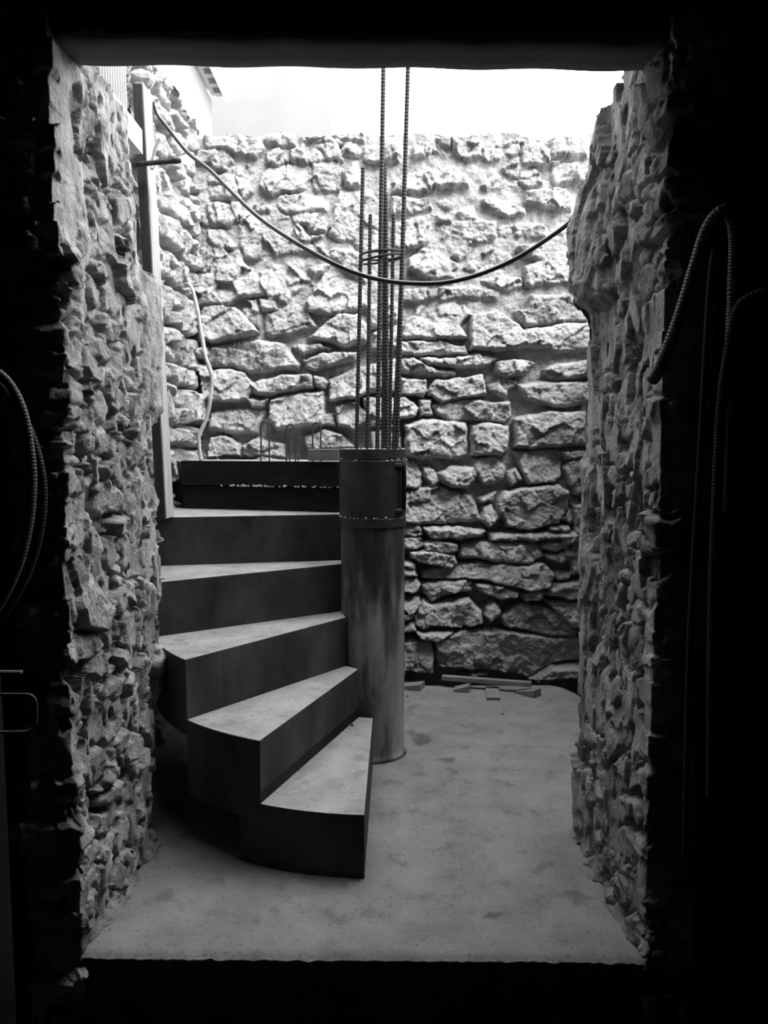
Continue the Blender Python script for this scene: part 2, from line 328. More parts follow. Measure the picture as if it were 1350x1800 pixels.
def inside_dist(px, pz, poly):
    """signed distance (positive inside) to a polygon for arrays of points"""
    d = np.full(px.shape, 9e9); ins = np.zeros(px.shape, bool); n = len(poly)
    for i in range(n):
        ax, az = poly[i]; bx, bz = poly[(i + 1) % n]
        ex, ez = bx - ax, bz - az; L = ex * ex + ez * ez + 1e-12
        t = np.clip(((px - ax) * ex + (pz - az) * ez) / L, 0, 1)
        d = np.minimum(d, (px - ax - t * ex) ** 2 + (pz - az - t * ez) ** 2)
        c = ((az > pz) != (bz > pz)) & (px < (bx - ax) * (pz - az) / (bz - az + 1e-12) + ax); ins ^= c
    return np.sqrt(d) * np.where(ins, 1, -1)
def stones(U, W, polys, depth_of, step, origin, seed, edge=.020):
    """relief of a masonry wall over the grid (U, W); returns height and tone"""
    hmap = np.full(U.shape, -9.0); tone = np.full(U.shape, .88); rr = random.Random(seed)
    for p in polys:
        cx = sum(q[0] for q in p) / len(p); cz = sum(q[1] for q in p) / len(p)
        i0 = max(0, int((min(q[0] for q in p) - .04 - origin[0]) / step)); i1 = int((max(q[0] for q in p) + .04 - origin[0]) / step) + 1
        j0 = max(0, int((min(q[1] for q in p) - .04 - origin[1]) / step)); j1 = int((max(q[1] for q in p) + .04 - origin[1]) / step) + 1
        u = U[i0:i1, j0:j1]; w = W[i0:i1, j0:j1]
        if u.size == 0: continue
        d = inside_dist(u, w, p) + .005; e = edge * rr.uniform(.7, 1.3); dep = depth_of(cx, cz) * rr.uniform(.65, 1.35)
        t = np.clip((d + .004) / e, 0, 1); prof = np.sqrt(np.maximum(0, 1 - (1 - t) ** 2))
        h = dep * (prof * 1.0 - (1 - prof) * .8) + (u - cx) * rr.uniform(-.12, .12) + (w - cz) * rr.uniform(-.30, .10) - dep * .1
        h = np.where(d > -.004, h, -9); tn = rr.uniform(.85, 1.12)
        m = h > hmap[i0:i1, j0:j1]
        hmap[i0:i1, j0:j1] = np.where(m, h, hmap[i0:i1, j0:j1]); tone[i0:i1, j0:j1] = np.where(m, tn, tone[i0:i1, j0:j1])
    return hmap, tone
def courses(u0, u1, w0, w1, seed, skip=None, hmin=.08, hmax=.17, lmin=.14, lmax=.34):
    rr = random.Random(seed); out = []; w = w0
    while w < w1:
        h = rr.uniform(hmin, hmax); u = u0 - rr.uniform(0, .1)
        while u < u1:
            L = rr.uniform(lmin, lmax); g = .006; hh = h
            j = lambda a: rr.uniform(-a, a)
            subs = [(w, w + h)] if rr.random() > .22 else [(w, w + h * .48), (w + h * .5, w + h)]
            for a, b in subs:
                c = min(.03, (b - a) * .3)
                p = [(u + g, a + g + c * rr.random()), (u + L * .5, a + g + j(.012)), (u + L - g, a + g + c * rr.random()), (u + L - g + j(.01), b - g - c * rr.random()),
                     (u + L * .55, b - g + j(.012)), (u + g + j(.01), b - g - c * rr.random())]
                if skip is None or not skip(u + L / 2, (a + b) / 2): out.append(p)
            u += L
        w += h
    return out
def masonry(U, W, polys, depth_of, mortar_of, step, origin, seed, edge=.02, fs=1.0):
    P = np.stack([U.ravel(), W.ravel(), np.full(U.size, seed * 1.7)], 1)
    wu = (fbm(P, .07, 3, seed) * .012).reshape(U.shape); ww = (fbm(P, .07, 3, seed + 5) * .012).reshape(U.shape)
    h, tone = stones(U + wu, W + ww, polys, depth_of, step, origin, seed, edge)
    f1, _ = facets(P + np.stack([wu.ravel(), ww.ravel(), 0 * wu.ravel()], 1), .095, seed + 3, .55)
    f2, _ = facets(P, .035, seed + 9, .6)
    f3, _ = facets(P, .018, seed + 12, .6)
    rough = (f1 * .42 + f2 * .16 + f3 * .18 + fbm(P, .035, 5, seed + 2, .6) * .011).reshape(U.shape) * fs
    mort = mortar_of(U, W) + (fbm(P, .05, 4, seed + 8) * .012).reshape(U.shape)
    st = h + rough
    is_st = st > mort
    return np.where(is_st, st, mort), np.where(is_st, tone, .95)

step = .0045
polyB = [[(aty(x, y, YB - .04)[0], aty(x, y, YB - .04)[2]) for x, y in p] for p in ST]
def hidden(u, w):
    x, y = 675 + u / (YB - .04) * 1350, 780 - (w - EYE) / (YB - .04) * 1350
    if y < 215: return True
    if x < 345 or x > 1045: return False
    return not (y > 810 and x < 700)
polyB += courses(-1.15, 1.35, -.2, 2.60, 5, hidden)
us = np.arange(-1.05, 1.28, step); ws = np.arange(-.18, 2.64, step)
U, W = np.meshgrid(us, ws, indexing='ij')
H, T = masonry(U, W, polyB, lambda u, w: .030 + .028 * (w < 1.75) + .012 * (w < .9), lambda u, w: -.020 + .022 * smooth(1.1, 2.2, w) - .03 * smooth(.9, .2, w), step, (us[0], ws[0]), 3)
lean = -.03 * smooth(0, 2.6, W)
top = 2.62 + (fbm(np.stack([us, us * 0, us * 0 + 3], 1), .22, 4, 31) * .05)
Wt = np.minimum(W, top[:, None] + 0 * W)
Vb = np.stack([U, YB - H - lean, Wt], -1)
cap = Vb[:, -1:, :].copy(); rows = [Vb]
for k, dy in enumerate((.05, .14, .25, .40)):
    c = cap.copy(); c[:, 0, 1] = YB + dy; c[:, 0, 2] += .012 * k * 0 + (fbm(np.stack([us, us * 0 + dy, us * 0], 1), .08, 3, 40) * .03); rows.append(c)
dn = cap.copy(); dn[:, 0, 1] = YB + .42; dn[:, 0, 2] = -.18; rows.append(dn)
VB = np.concatenate(rows, 1); TB = np.concatenate([T] + [T[:, -1:] * 0 + .95] * 5, 1)
link('wall_back', VB.reshape(-1, 3), gridfaces(VB.shape[0], VB.shape[1]), M['stone'], sm=True, kind='structure', tone=TB.ravel(),
     label='rubble stone wall closing the back of the light shaft')
# cap stones on the ragged top are part of the wall relief above

# ------------------------------------------------------------------ left stone wall of the shaft
XL = -.93
ys = np.arange(2.15, 3.80, step); zs = np.arange(-.18, 2.70, step)
U, W = np.meshgrid(ys, zs, indexing='ij')
H, T = masonry(U, W, courses(2.1, 3.9, -.2, 2.75, 9, None, .09, .19, .13, .30), lambda u, w: .05, lambda u, w: -.02 + .02 * smooth(1.6, 2.4, w), step, (ys[0], zs[0]), 6, .022, 1.0)
top = 2.63 + fbm(np.stack([ys, ys * 0, ys * 0 + 9], 1), .2, 4, 33) * .05
V = np.stack([XL + H, U, np.minimum(W, top[:, None])], -1)
rows = [V]
for dx in (-.06, -.2, -.3):
    c = V[:, -1:, :].copy(); c[:, 0, 0] = XL + dx; rows.append(c)
c = rows[-1].copy(); c[:, 0, 2] = -.18; rows.append(c)
VL = np.concatenate(rows, 1); TL = np.concatenate([T] + [T[:, -1:] * 0 + .95] * 4, 1)
link('wall_left', VL.reshape(-1, 3), gridfaces(*VL.shape[:2])[:, ::-1].copy(), M['stone'], sm=True, kind='structure', tone=TL.ravel())

# right stone wall of the shaft, unseen; kept low to let sky light in
XR = 1.22; st2 = .009
ys = np.arange(2.0, 3.80, st2); zs = np.arange(-.18, 2.0, st2)
U, W = np.meshgrid(ys, zs, indexing='ij')
H, T = masonry(U, W, courses(1.95, 3.9, -.2, 2.7, 19), lambda u, w: .045, lambda u, w: -.02 + 0 * u, st2, (ys[0], zs[0]), 16)
V = np.stack([XR - H, U, W], -1); rows = [V]
for dx, z in ((.3, None), (.3, -.18)):
    c = V[:, -1:, :].copy(); c[:, 0, 0] = XR + dx
    if z is not None: c[:, 0, 2] = z
    rows.append(c)
VR = np.concatenate(rows, 1); TR = np.concatenate([T] + [T[:, -1:] * 0 + .95] * 2, 1)
link('wall_right', VR.reshape(-1, 3), gridfaces(*VR.shape[:2]), M['stone'], sm=True, kind='structure', tone=TR.ravel())

# ------------------------------------------------------------------ the broken-through wall: its two raw jambs
def interp(tab, z): a = np.array(tab); return np.interp(z, a[:, 0], a[:, 1])
def jamb(name, sgn, X0, near, far_tab, x_tab, seed, top=2.06):
    st = .0045
    zs = np.arange(-.30, top + .001, st)
    out_x = 2.25
    # path parameter: coarse along the dark room face, fine round the corner and over the cut face
    a = np.concatenate([np.linspace(out_x, abs(X0) + .16, 14)[:-1], np.arange(abs(X0) + .16, abs(X0), -st)])
    n1 = len(a); tf = np.linspace(0, 1, 150); b = np.concatenate([np.arange(0, .12, .008), np.linspace(.13, .45, 8)])
    nu = n1 + len(tf) + len(b)
    Z = np.repeat(zs[None, :], nu, 0)
    far = interp(far_tab, zs); bx = interp(x_tab, zs)
    X = np.zeros_like(Z); Y = np.zeros_like(Z); NX = np.zeros_like(Z); NY = np.zeros_like(Z); AM = np.ones_like(Z)
    for i in range(n1):
        X[i] = a[i]; Y[i] = near; NY[i] = -1; AM[i] = .5 + .5 * min(1, max(0, 1 - (a[i] - abs(X0)) / .16))
    for i, t in enumerate(tf):
        X[n1 + i] = abs(X0) + bx * smooth(.2, .75, t); Y[n1 + i] = near + (far - near) * t; NX[n1 + i] = -1
        if t < .06: NY[n1 + i] = -(1 - t / .06)
        if t > .94: NY[n1 + i] = (t - .94) / .06
    for i, t in enumerate(b):
        X[n1 + len(tf) + i] = abs(X0) + bx + t; Y[n1 + len(tf) + i] = far; NY[n1 + len(tf) + i] = 1; AM[n1 + len(tf) + i] = 1 if t < .2 else .4
    for i in range(12): NX[n1 - 1 - i] = -(1 - i / 12.0) * .9
    L = np.sqrt(NX ** 2 + NY ** 2); NX /= L; NY /= L
    P = np.stack([X.ravel() * .9, Y.ravel(), Z.ravel()], 1); Q = P * np.array((1, 1, .62 if sgn > 0 else .85)) + seed * 3.1
    wv = np.stack([fbm(Q, .06, 3, seed), fbm(Q, .06, 3, seed + 1), fbm(Q, .06, 3, seed + 2)], 1) * .03
    f1, c1 = facets(Q + wv, .15, seed + 3, .42); f2, c2 = facets(Q + wv, .055, seed + 5, .5)
    low = fbm(Q, .34, 3, seed + 6); mid = fbm(Q, .10, 5, seed + 7, .5)
    h = low * .030 + f1 * (.36 if sgn > 0 else .50) + f2 * .24 + mid * .014
    tone = .78 + .30 * (c1 - .5)
    # trowelled mortar smears: thin plates with sharp broken edges lying over the rubble
    for kk, (ps, zst, th, lift) in enumerate(((.17, .60, .06, .004), (.11, .42, .10, .008), (.08, .35, .14, .013))):
        pm = fbm(Q * np.array((1, 1, zst / .62)) + wv * .6, ps, 3, seed + 12 + kk * 5, .42); pat = smooth(th, th + .025, pm)
        flat = low * .030 + lift + fbm(Q, .16, 2, seed + 13 + kk) * .010
        h = h * (1 - pat) + np.maximum(flat, h + .003) * pat
        tone = tone * (1 - pat) + (1.0 + .06 * kk) * pat
    # broken stones standing out of the cut
    hs0 = h.reshape(Z.shape).copy(); ts0 = tone.reshape(Z.shape).copy(); rr = random.Random(seed); wz = wv.reshape(Z.shape + (3,)) * .5
    for q in range(70):
        cy, cz = near + rr.random() ** 1.3 * .52 - .02, rr.uniform(.03, 2.0); ry, rz = rr.uniform(.03, .085), rr.uniform(.02, .06)
        m_ = rr.randint(5, 7); pl = [(cy + ry * math.cos(a_) * rr.uniform(.75, 1.1), cz + rz * math.sin(a_) * rr.uniform(.75, 1.1)) for a_ in [2 * math.pi * (i_ + rr.uniform(-.2, .2)) / m_ for i_ in range(m_)]]
        lift, ty, tz = rr.uniform(.006, .024), rr.uniform(-.2, .2), rr.uniform(-.35, .15)
        ok = (np.abs(Y - cy) < ry * 1.3) & (np.abs(Z - cz) < rz * 1.3) & (NX < -.2)
        if not ok.any(): continue
        d = inside_dist(Y[ok] + wz[ok][:, 1], Z[ok] + wz[ok][:, 2], pl)
        k = smooth(-.002, .007, d); hh = low.reshape(Z.shape)[ok] * .03 + lift + (Y[ok] - cy) * ty + (Z[ok] - cz) * tz + f2.reshape(Z.shape)[ok] * .2
        hs0[ok] = hs0[ok] * (1 - k) + np.maximum(hh, hs0[ok]) * k; gap = np.exp(-((d + .006) / .005) ** 2); hs0[ok] -= gap * .010
        ts0[ok] = ts0[ok] * (1 - k) + rr.uniform(.75, .98) * k
    h = hs0.ravel(); tone = ts0.ravel()
    hole = smooth(.30, .42, fbm(Q, .05, 2, seed + 20)); h = h - hole * .022
    tone = tone * (1 - .35 * hole)
    h = h.reshape(Z.shape); tone = tone.reshape(Z.shape)
    if sgn < 0:   # rendered plaster strip high on the near edge of the left jamb
        tt = (Y - near) / .55
        k = smooth(.22, .17, tt + .05 * perlin(np.stack([Z.ravel() / .05, Z.ravel() * 0, Z.ravel() * 0], 1), 3).reshape(Z.shape)) * smooth(1.56, 1.62, Z) * (NX < -.3)
        h = h * (1 - k) + .012 * k; tone = tone * (1 - k) + 1.18 * k
        tt = (Y - near) / (far - near)[None, :]; k = smooth(.74, .80, tt) * smooth(1.25, 1.28, Z) * smooth(1.68, 1.64, Z) * (NX < 0)
        h = h * (1 - k) + (.022 + .25 * (h - .01)) * k; tone = tone * (1 - k) + .95 * k
    if sgn > 0:   # smooth plaster lip along the room-side edge of the right jamb
        zn = perlin(np.stack([zs / .16, zs * 0 + 5.3, zs * 0], 1), 8)
        tt = (Y - near) / .6; k = smooth(.085, .06, tt + .02 * zn[None, :]) * smooth(-.05, .05, zn)[None, :] * (NX < -.05) * (Z < 1.5)
        h = h * (1 - k) + .014 * k; tone = tone * (1 - k) + 1.3 * k
    fil = np.exp(-np.maximum(Z, 0) / .022) * (Z > -.008) * smooth(near + .02, near + .10, Y) * (NX < -.2) * (1 + 1.5 * fbm(np.stack([Y.ravel(), Z.ravel() * 0, Z.ravel() * 0], 1), .12, 3, seed + 60).reshape(Z.shape))
    h = h + np.clip(fil, 0, 1.2) * .022; tone = tone * (1 - .35 * np.clip(fil, 0, 1))
    amp = AM
    jy = (fbm(Q + 7, .05, 3, seed + 30) * .012).reshape(Z.shape); jz = (fbm(Q + 9, .05, 3, seed + 33) * .012).reshape(Z.shape)
    _, ce = facets(np.stack([Z.ravel() * 0, Z.ravel() * 0 + .01 * wv[:, 0], Z.ravel() + wv[:, 2] * .6], 1), .055, seed + 40)
    edge_spike = np.exp(-((Y - near) / .04) ** 2) * np.maximum(0, ce.reshape(Z.shape) - .45) * .11 * (1 if sgn < 0 else .45)
    X2 = X + NX * h * amp + edge_spike * (NX < 0) * -1 * .4
    Y2 = Y + NY * h * amp + jy - np.abs(edge_spike) * .5
    Z2 = Z + jz * smooth(0, .05, Z - zs[0]) * smooth(top, top - .03, Z)
    tp = fbm(np.stack([X[:, -1], Y[:, -1], X[:, -1] * 0], 1), .1, 3, seed + 50) * .03
    Z2 = np.minimum(Z2, (top + tp)[:, None])
    V = np.stack([sgn * X2, Y2, Z2], -1)
    cap = V[:, -1:, :].copy(); cap[:, 0, 0] = sgn * np.maximum(abs(X0) + .40, np.abs(cap[:, 0, 0])); cap[:, 0, 1] = np.clip(cap[:, 0, 1], near + .08, 9)
    V = np.concatenate([V, cap], 1); tone = np.concatenate([tone, tone[:, -1:]], 1)
    F = gridfaces(*V.shape[:2])
    if sgn > 0: F = F[:, ::-1].copy()
    nf = (V.shape[0] - 1) * (V.shape[1] - 1)
    fi = np.arange(nf) // (V.shape[1] - 1)
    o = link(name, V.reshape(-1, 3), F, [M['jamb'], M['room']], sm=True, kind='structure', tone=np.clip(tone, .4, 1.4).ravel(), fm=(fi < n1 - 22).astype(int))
    return o
jamb('wall_front_left', -1, -.70, 1.66,
     [(-.3, 2.13), (0, 2.13), (.25, 2.20), (.42, 2.32), (.60, 2.37), (.80, 2.36), (1.0, 2.30), (1.20, 2.26), (1.26, 2.40), (1.66, 2.40), (1.70, 2.22), (2.06, 2.17)],
     [(-.3, 0), (2.1, 0)], 4)
jamb('wall_front_right', 1, .60, 1.655,
     [(-.3, 2.22), (0, 2.22), (.5, 2.30), (1.5, 2.30), (1.56, 2.34), (1.9, 2.34), (2.06, 2.16)],
     [(-.3, .0), (.9, .0), (1.54, .0), (1.575, -.036), (1.80, -.03), (1.95, .0), (2.1, .0)], 24)

# ------------------------------------------------------------------ lintel, unseen upper wall above it, the dark room round the camera
def solid(name, x0, x1, y0, y1, z0, z1, m, **k):
    b = MB(); b.box(((x0 + x1) / 2, (y0 + y1) / 2, (z0 + z1) / 2), (x1 - x0, y1 - y0, z1 - z0)); return b.build(name, m, kind='structure', **k)
# lintel: slightly uneven board-marked underside
xs = np.linspace(-1.02, .92, 120); prof = [(1.80, 2.30), (1.80, 2.012), (1.797, 2.006), (1.76, 2.006), (1.72, 2.004), (1.69, 2.003), (1.683, 2.010), (1.68, 2.03), (1.68, 2.30)]
V = np.array([[(x, y + .003 * math.sin(x * 40) * (y < 1.7), z - .010 * (x + .05) + .002 * math.sin(x * 23)) for (y, z) in prof] for x in xs])
link('trim_1', V.reshape(-1, 3), gridfaces(*V.shape[:2])[:, ::-1].copy(), M['lintel'], kind='structure', label='concrete lintel spanning the top of the opening')
solid('wall_front_upper_unseen', -2.3, 2.3, 1.70, 1.795, 2.07, UNSEEN_WALL_TOP, M['room'])
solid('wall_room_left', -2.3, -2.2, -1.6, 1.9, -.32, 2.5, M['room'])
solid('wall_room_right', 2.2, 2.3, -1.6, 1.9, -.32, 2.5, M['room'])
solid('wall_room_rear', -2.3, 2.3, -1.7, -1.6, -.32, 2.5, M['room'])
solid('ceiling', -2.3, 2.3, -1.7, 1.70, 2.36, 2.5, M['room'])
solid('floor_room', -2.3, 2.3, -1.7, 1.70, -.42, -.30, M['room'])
# face of the wall band above the opening on the room side, rough and dark
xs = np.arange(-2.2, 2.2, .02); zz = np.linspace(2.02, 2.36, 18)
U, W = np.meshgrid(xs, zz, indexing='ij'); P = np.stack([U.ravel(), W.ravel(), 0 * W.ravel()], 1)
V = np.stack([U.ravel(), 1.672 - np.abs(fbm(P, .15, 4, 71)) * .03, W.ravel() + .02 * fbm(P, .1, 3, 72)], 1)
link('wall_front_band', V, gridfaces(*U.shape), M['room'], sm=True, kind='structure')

# ------------------------------------------------------------------ floor slab of the shaft and the earth below it
ysl = np.concatenate([[1.66, 1.662, 1.668], np.arange(1.68, 3.64, .012), [3.64]]); tt = np.linspace(0, 1, 170)
xr = np.interp(ysl, [1.6, 3.05, 3.25, 3.40, 3.52, 3.60, 3.64], [1.12, 1.10, .955, .93, .90, .86, .80])
U = -1.0 + (xr[None, :] + 1.0) * tt[:, None]; W = np.repeat(ysl[None, :], len(tt), 0)
P = np.stack([U.ravel(), W.ravel(), 0 * W.ravel()], 1)
zt = (fbm(P, .5, 3, 81) * .006 + fbm(P, .06, 3, 82) * .0012).reshape(U.shape)
rag = (fbm(np.stack([tt / 1, tt * 0, tt * 0], 1), .012, 4, 83) * .014)
Yw = W - .012 * (U + .05) * smooth(1.9, 1.66, W) + rag[:, None] * smooth(1.72, 1.66, W)
zt = zt - .010 * smooth(1.675, 1.66, W)
V = np.stack([U, Yw, zt], -1)
fr = V[:, :1].copy(); fr[..., 2] = -.31; bk = V[:, -1:].copy(); bk[..., 2] = -.14
V = np.concatenate([fr, V, bk], 1); F = gridfaces(*V.shape[:2]); k = V.shape[1]
sk = V[-1].copy(); sk[:, 2] = -.14; nV = V.reshape(-1, 3); base = (V.shape[0] - 1) * k
F2 = np.array([(base + j, len(nV) + j, len(nV) + j + 1, base + j + 1) for j in range(k - 1)])
allv = np.concatenate([nV, sk]); ft = np.ones(len(allv)); Pn = np.stack([allv[:, 0], allv[:, 1], allv[:, 1] * 0], 1); fw = fbm(Pn, .03, 4, 87) * .03; fw2 = fbm(Pn, .05, 3, 88) * .03
for sx, sy, ra, rb, dk in ((740, 1300, .035, .06, .5), (722, 1288, .02, .035, .65), (785, 1336, .03, .02, .5), (795, 1360, .012, .05, .65), (690, 1375, .05, .02, .7), (1005, 1575, .03, .025, .75), (868, 1610, .014, .010, .5)):
    q_ = atz(sx, sy, 0); dd = np.sqrt(((allv[:, 0] + fw - q_[0]) / ra) ** 2 + ((allv[:, 1] + fw2 - q_[1]) / rb) ** 2); ft *= 1 - (1 - dk) * smooth(1.25, .85, dd)
fmi = np.zeros(len(F) + len(F2), int); fmi[0:len(F):k - 1] = 1  # same concrete; front face takes the dark room material in place of shade
link('floor', np.concatenate([nV, sk]), np.concatenate([F, F2]), [M['slab'], M['room']], sm=False, fm=fmi, tone=ft, kind='structure', label='pale poured concrete floor slab of the shaft')
xs = np.arange(-1.1, 1.5, .02); yy = np.arange(1.7, 4.0, .02); U, W = np.meshgrid(xs, yy, indexing='ij'); P = np.stack([U.ravel(), W.ravel(), 0 * W.ravel()], 1)
link('floor_earth', np.stack([U.ravel(), W.ravel(), -.12 + fbm(P, .1, 4, 91) * .04], 1), gridfaces(*U.shape), M['earth'], sm=True, kind='structure')

# ------------------------------------------------------------------ concrete column with sleeve and rebar
CX, CY, CR = -.042, 2.85, .119
col = thing('concrete_column', (CX, CY, 0), 'round concrete column at the foot of the winding stair, steel bars rising from its top', 'column')
def lathe(prof, seg=64, cx=CX, cy=CY, a0=0, a1=2 * math.pi, wob=None):
    V = []; n = len(prof)
    for k in range(seg):
        a = a0 + (a1 - a0) * k / seg
        for r, z in prof: V.append((cx + r * math.cos(a), cy + r * math.sin(a), z))
    F = [(k * n + i, ((k + 1) % seg) * n + i, ((k + 1) % seg) * n + i + 1, k * n + i + 1) for k in range(seg) for i in range(n - 1)]
    return V, F
b = MB(); V, F = lathe([(.001, 0), (CR + .012, -.002), (CR + .004, .012), (CR, .03)] + [(CR, z) for z in np.linspace(.06, 1.10, 30)] + [(CR - .002, 1.125), (.001, 1.13)]); b.add(V, F)
b.build('shaft', M['column'], col, sm=True)
b = MB(); z0, z1 = .868, 1.150
V, F = lathe([(CR + .001, z0), (CR + .005, z0 + .001), (CR + .005, .900), (CR + .0035, .902), (CR + .0035, .909), (CR + .005, .911), (CR + .005, 1.108), (CR + .0035, 1.110), (CR + .0035, 1.114), (CR + .005, 1.116), (CR + .005, z1), (CR + .001, z1 + .001), (CR - .001, 1.128)], 72)
b.add(V, F); slv = b.build('formwork_sleeve', M['sleeve'], col, sm=False, label='dark metal sleeve round the top of the column')
b = MB()
for k in range(26):                       # mortar beads squeezed out at the two seams
    a = -math.pi / 2 + R.uniform(-1.5, 1.5); z = R.choice((.905, 1.112)) + R.uniform(-.004, .004); r_ = R.uniform(.002, .004)
    c = (CX + (CR + .006) * math.cos(a), CY + (CR + .006) * math.sin(a), z)
    V = [(c[0] + r_ * 1.6 * R.uniform(.6, 1.2) * sx, c[1] + r_ * sy, c[2] + r_ * .8 * R.uniform(.6, 1.2) * sz) for sx, sy, sz in ((1, 0, 0), (-1, 0, 0), (0, 1, 0), (0, -1, 0), (0, 0, 1), (0, 0, -1))]
    b.add(V, [(0, 2, 4), (2, 1, 4), (1, 3, 4), (3, 0, 4), (2, 0, 5), (1, 2, 5), (3, 1, 5), (0, 3, 5)])
b.build('mortar_bead', M['bright'], slv, kind='stuff')
b = MB(); rim = []
for k in range(80):
    a = 2 * math.pi * k / 80; rr = CR - .02 + R.uniform(-.006, .006)
    rim.append((CX + rr * math.cos(a), CY + rr * math.sin(a), 1.130)); rim.append((CX + (CR - .001) * math.cos(a), CY + (CR - .001) * math.sin(a), 1.148 + R.uniform(0, .007)))
    rim.append((CX + (CR + .003) * math.cos(a), CY + (CR + .003) * math.sin(a), 1.146 + R.uniform(-.001, .004)))
b.add(rim, [(3 * k + i, (3 * k + 3 + i) % 240, (3 * k + 4 + i) % 240, 3 * k + 1 + i) for k in range(80) for i in (0, 1)])
b.build('mortar_rim', M['bright'], col, label='crumbly pale mortar rim')
# clamp handle on the right of the sleeve
cpt = []
for x_, y_ in ((704, 902), (708, 896), (710, 885), (710, 830), (708, 818), (704, 812)): cpt.append(aty(x_, y_, CY - .075))
b = tube(cpt, .0085, .012, 10); clamp = b.build('clamp_bar', M['black'], col, sm=True, label='black vertical clamp bar')
b = MB()
for y_ in (818, 898): p = aty(700, y_, CY - .085); b.box(p, (.03, .02, .016), ch=.004)
b.build('clamp_lug', M['steel'], clamp)
# rebar: (top x, top y, foot x, depth offset, radius)
for tx, ty, bx_, dy, r_ in ((638, 296, 626, -.01, .0072), (651, 378, 645, .05, .0070), (675, 60, 663, -.06, .0080), (677, 290, 673, .06, .0075),
                            (678, 340, 680, -.055, .0080), (692, 378, 684, .055, .0070), (719, 60, 697, -.02, .0080), (711, 365, 691, .035, .0070)):
    y0 = CY + dy
    f = aty(bx_, 785, y0); f = (f[0], f[1], 1.128)
    b = tube([f, aty(tx, ty, y0 + (.01 if ty > 100 else -.02))], r_, .006, 8, ridge=.10, straight=True)
    b.build('rebar', M['steel'], col, sm=False)
def ring_at(yc, lift, gap=.25):
    pts = []
    for k in range(27):
        a = gap + (2 * math.pi - 2 * gap + .8) * k / 26 - math.pi / 2 + 1.2
        z = aty(670, yc, CY)[2] + lift * math.sin(a + 1.0) + .010 * k / 26
        x = -.010 + .078 * math.cos(a); y = CY + .078 * math.sin(a)
        pts.append((x, y, z))
    return pts
for yc, lf in ((451, .006), (458, .016)):
    tube(ring_at(yc, lf), .0042, .012, 8).build('tie_ring', M['steel'], col, sm=True)

# ------------------------------------------------------------------ winding stair
RIS = .18
RI = {1: ((-.041, 2.705), (-.053, 1.976)), 2: ((-.092, 2.715), (-.341, 2.040)), 3: ((-.139, 2.757), (-.583, 2.203)), 4: ((-.160, 2.862), (-.752, 2.470)),
      5: ((-.160, 2.955), (-.842, 2.815)), 6: ((-.140, 3.030), (-.875, 3.245))}
stair = thing('winding_staircase', (-.35, 2.45, 0), 'cast concrete winding staircase turning left round the column, no railing', 'staircase')
def arc(a, b, n=9, c=(CX, CY)):
    """outer edge between two riser ends, swelling on the circle round the column"""
    ra = math.hypot(a[0] - c[0], a[1] - c[1]); rb = math.hypot(b[0] - c[0], b[1] - c[1])
    ta = math.atan2(a[1] - c[1], a[0] - c[0]); tb = math.atan2(b[1] - c[1], b[0] - c[0])
    if tb > ta: tb -= 2 * math.pi
    return [(c[0] + (ra + (rb - ra) * k / n) * math.cos(ta + (tb - ta) * k / n), c[1] + (ra + (rb - ra) * k / n) * math.sin(ta + (tb - ta) * k / n)) for k in range(n + 1)]
def soffit(p):
    th = math.degrees(math.atan2(-(p[0] - CX), -(p[1] - CY)))      # 0 = towards the room, 90 = left
    if th < -60: th += 360
    return max(.17, .195 + (th - 26) * .0085)
for k in range(1, 6):
    (i0, o0), (i1, o1) = RI[k], RI[k + 1]
    outer = arc(o0, o1); inner = arc(i1, i0, 4)
    inner = [i1, ((i0[0] + i1[0]) / 2, (i0[1] + i1[1]) / 2), i0]
    poly = outer + inner                    # clockwise seen from above
    poly = poly[::-1]
    b = MB()
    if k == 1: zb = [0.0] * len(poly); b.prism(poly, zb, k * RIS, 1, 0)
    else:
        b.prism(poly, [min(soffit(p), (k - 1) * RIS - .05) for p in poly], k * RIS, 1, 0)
    so = b.build('step', [M['formed_shaded'], M['tread']], stair)
    if k > 1:
        md = so.modifiers.new('soft', 'BEVEL'); md.width = .0035; md.segments = 2; md.limit_method = 'ANGLE'
# the block under the second step that carries the flight down to the floor
o2 = [p for p in arc(RI[2][1], RI[3][1], 20)][:6]
b = MB(); b.prism((o2 + [(-.125, 2.725), (-.092, 2.715)])[::-1], 0, .215); b.build('footing', M['formed_shaded'], stair)
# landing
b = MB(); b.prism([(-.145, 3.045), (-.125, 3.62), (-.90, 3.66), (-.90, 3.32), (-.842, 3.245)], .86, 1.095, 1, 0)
b.build('landing', [M['formed_shaded'], M['tread']], stair)
# hairpin loops of reinforcing wire standing out of the landing
for xa, xb, yt, yb_, Yd in ((458.5, 473, 740, 806, 3.28), (503.5, 519, 746, 806, 3.24), (509, 524, 751, 806, 3.34), (549, 564, 743, 800, 3.20)):
    a = aty(xa, yb_, Yd); c = aty(xb, yb_, Yd); t = aty((xa + xb) / 2, yt, Yd); w = (c[0] - a[0]) / 2; zt_ = t[2]
    pts = [(a[0], Yd, 1.09), (a[0] + .002, Yd, (1.09 + zt_) / 2), (a[0] + .002, Yd, zt_ - w * 1.3), (a[0] + w * .35, Yd, zt_ - w * .3), (t[0], Yd, zt_),
           (c[0] - w * .35, Yd + .004, zt_ - w * .3), (c[0] - .001, Yd + .006, zt_ - w * 1.3), (c[0], Yd + .008, (1.09 + zt_) / 2), (c[0], Yd + .008, 1.09)]
    tube(pts, .0036, .008, 8).build('hairpin_bar', M['steel'], stair, sm=True, label='bent wire hairpin')

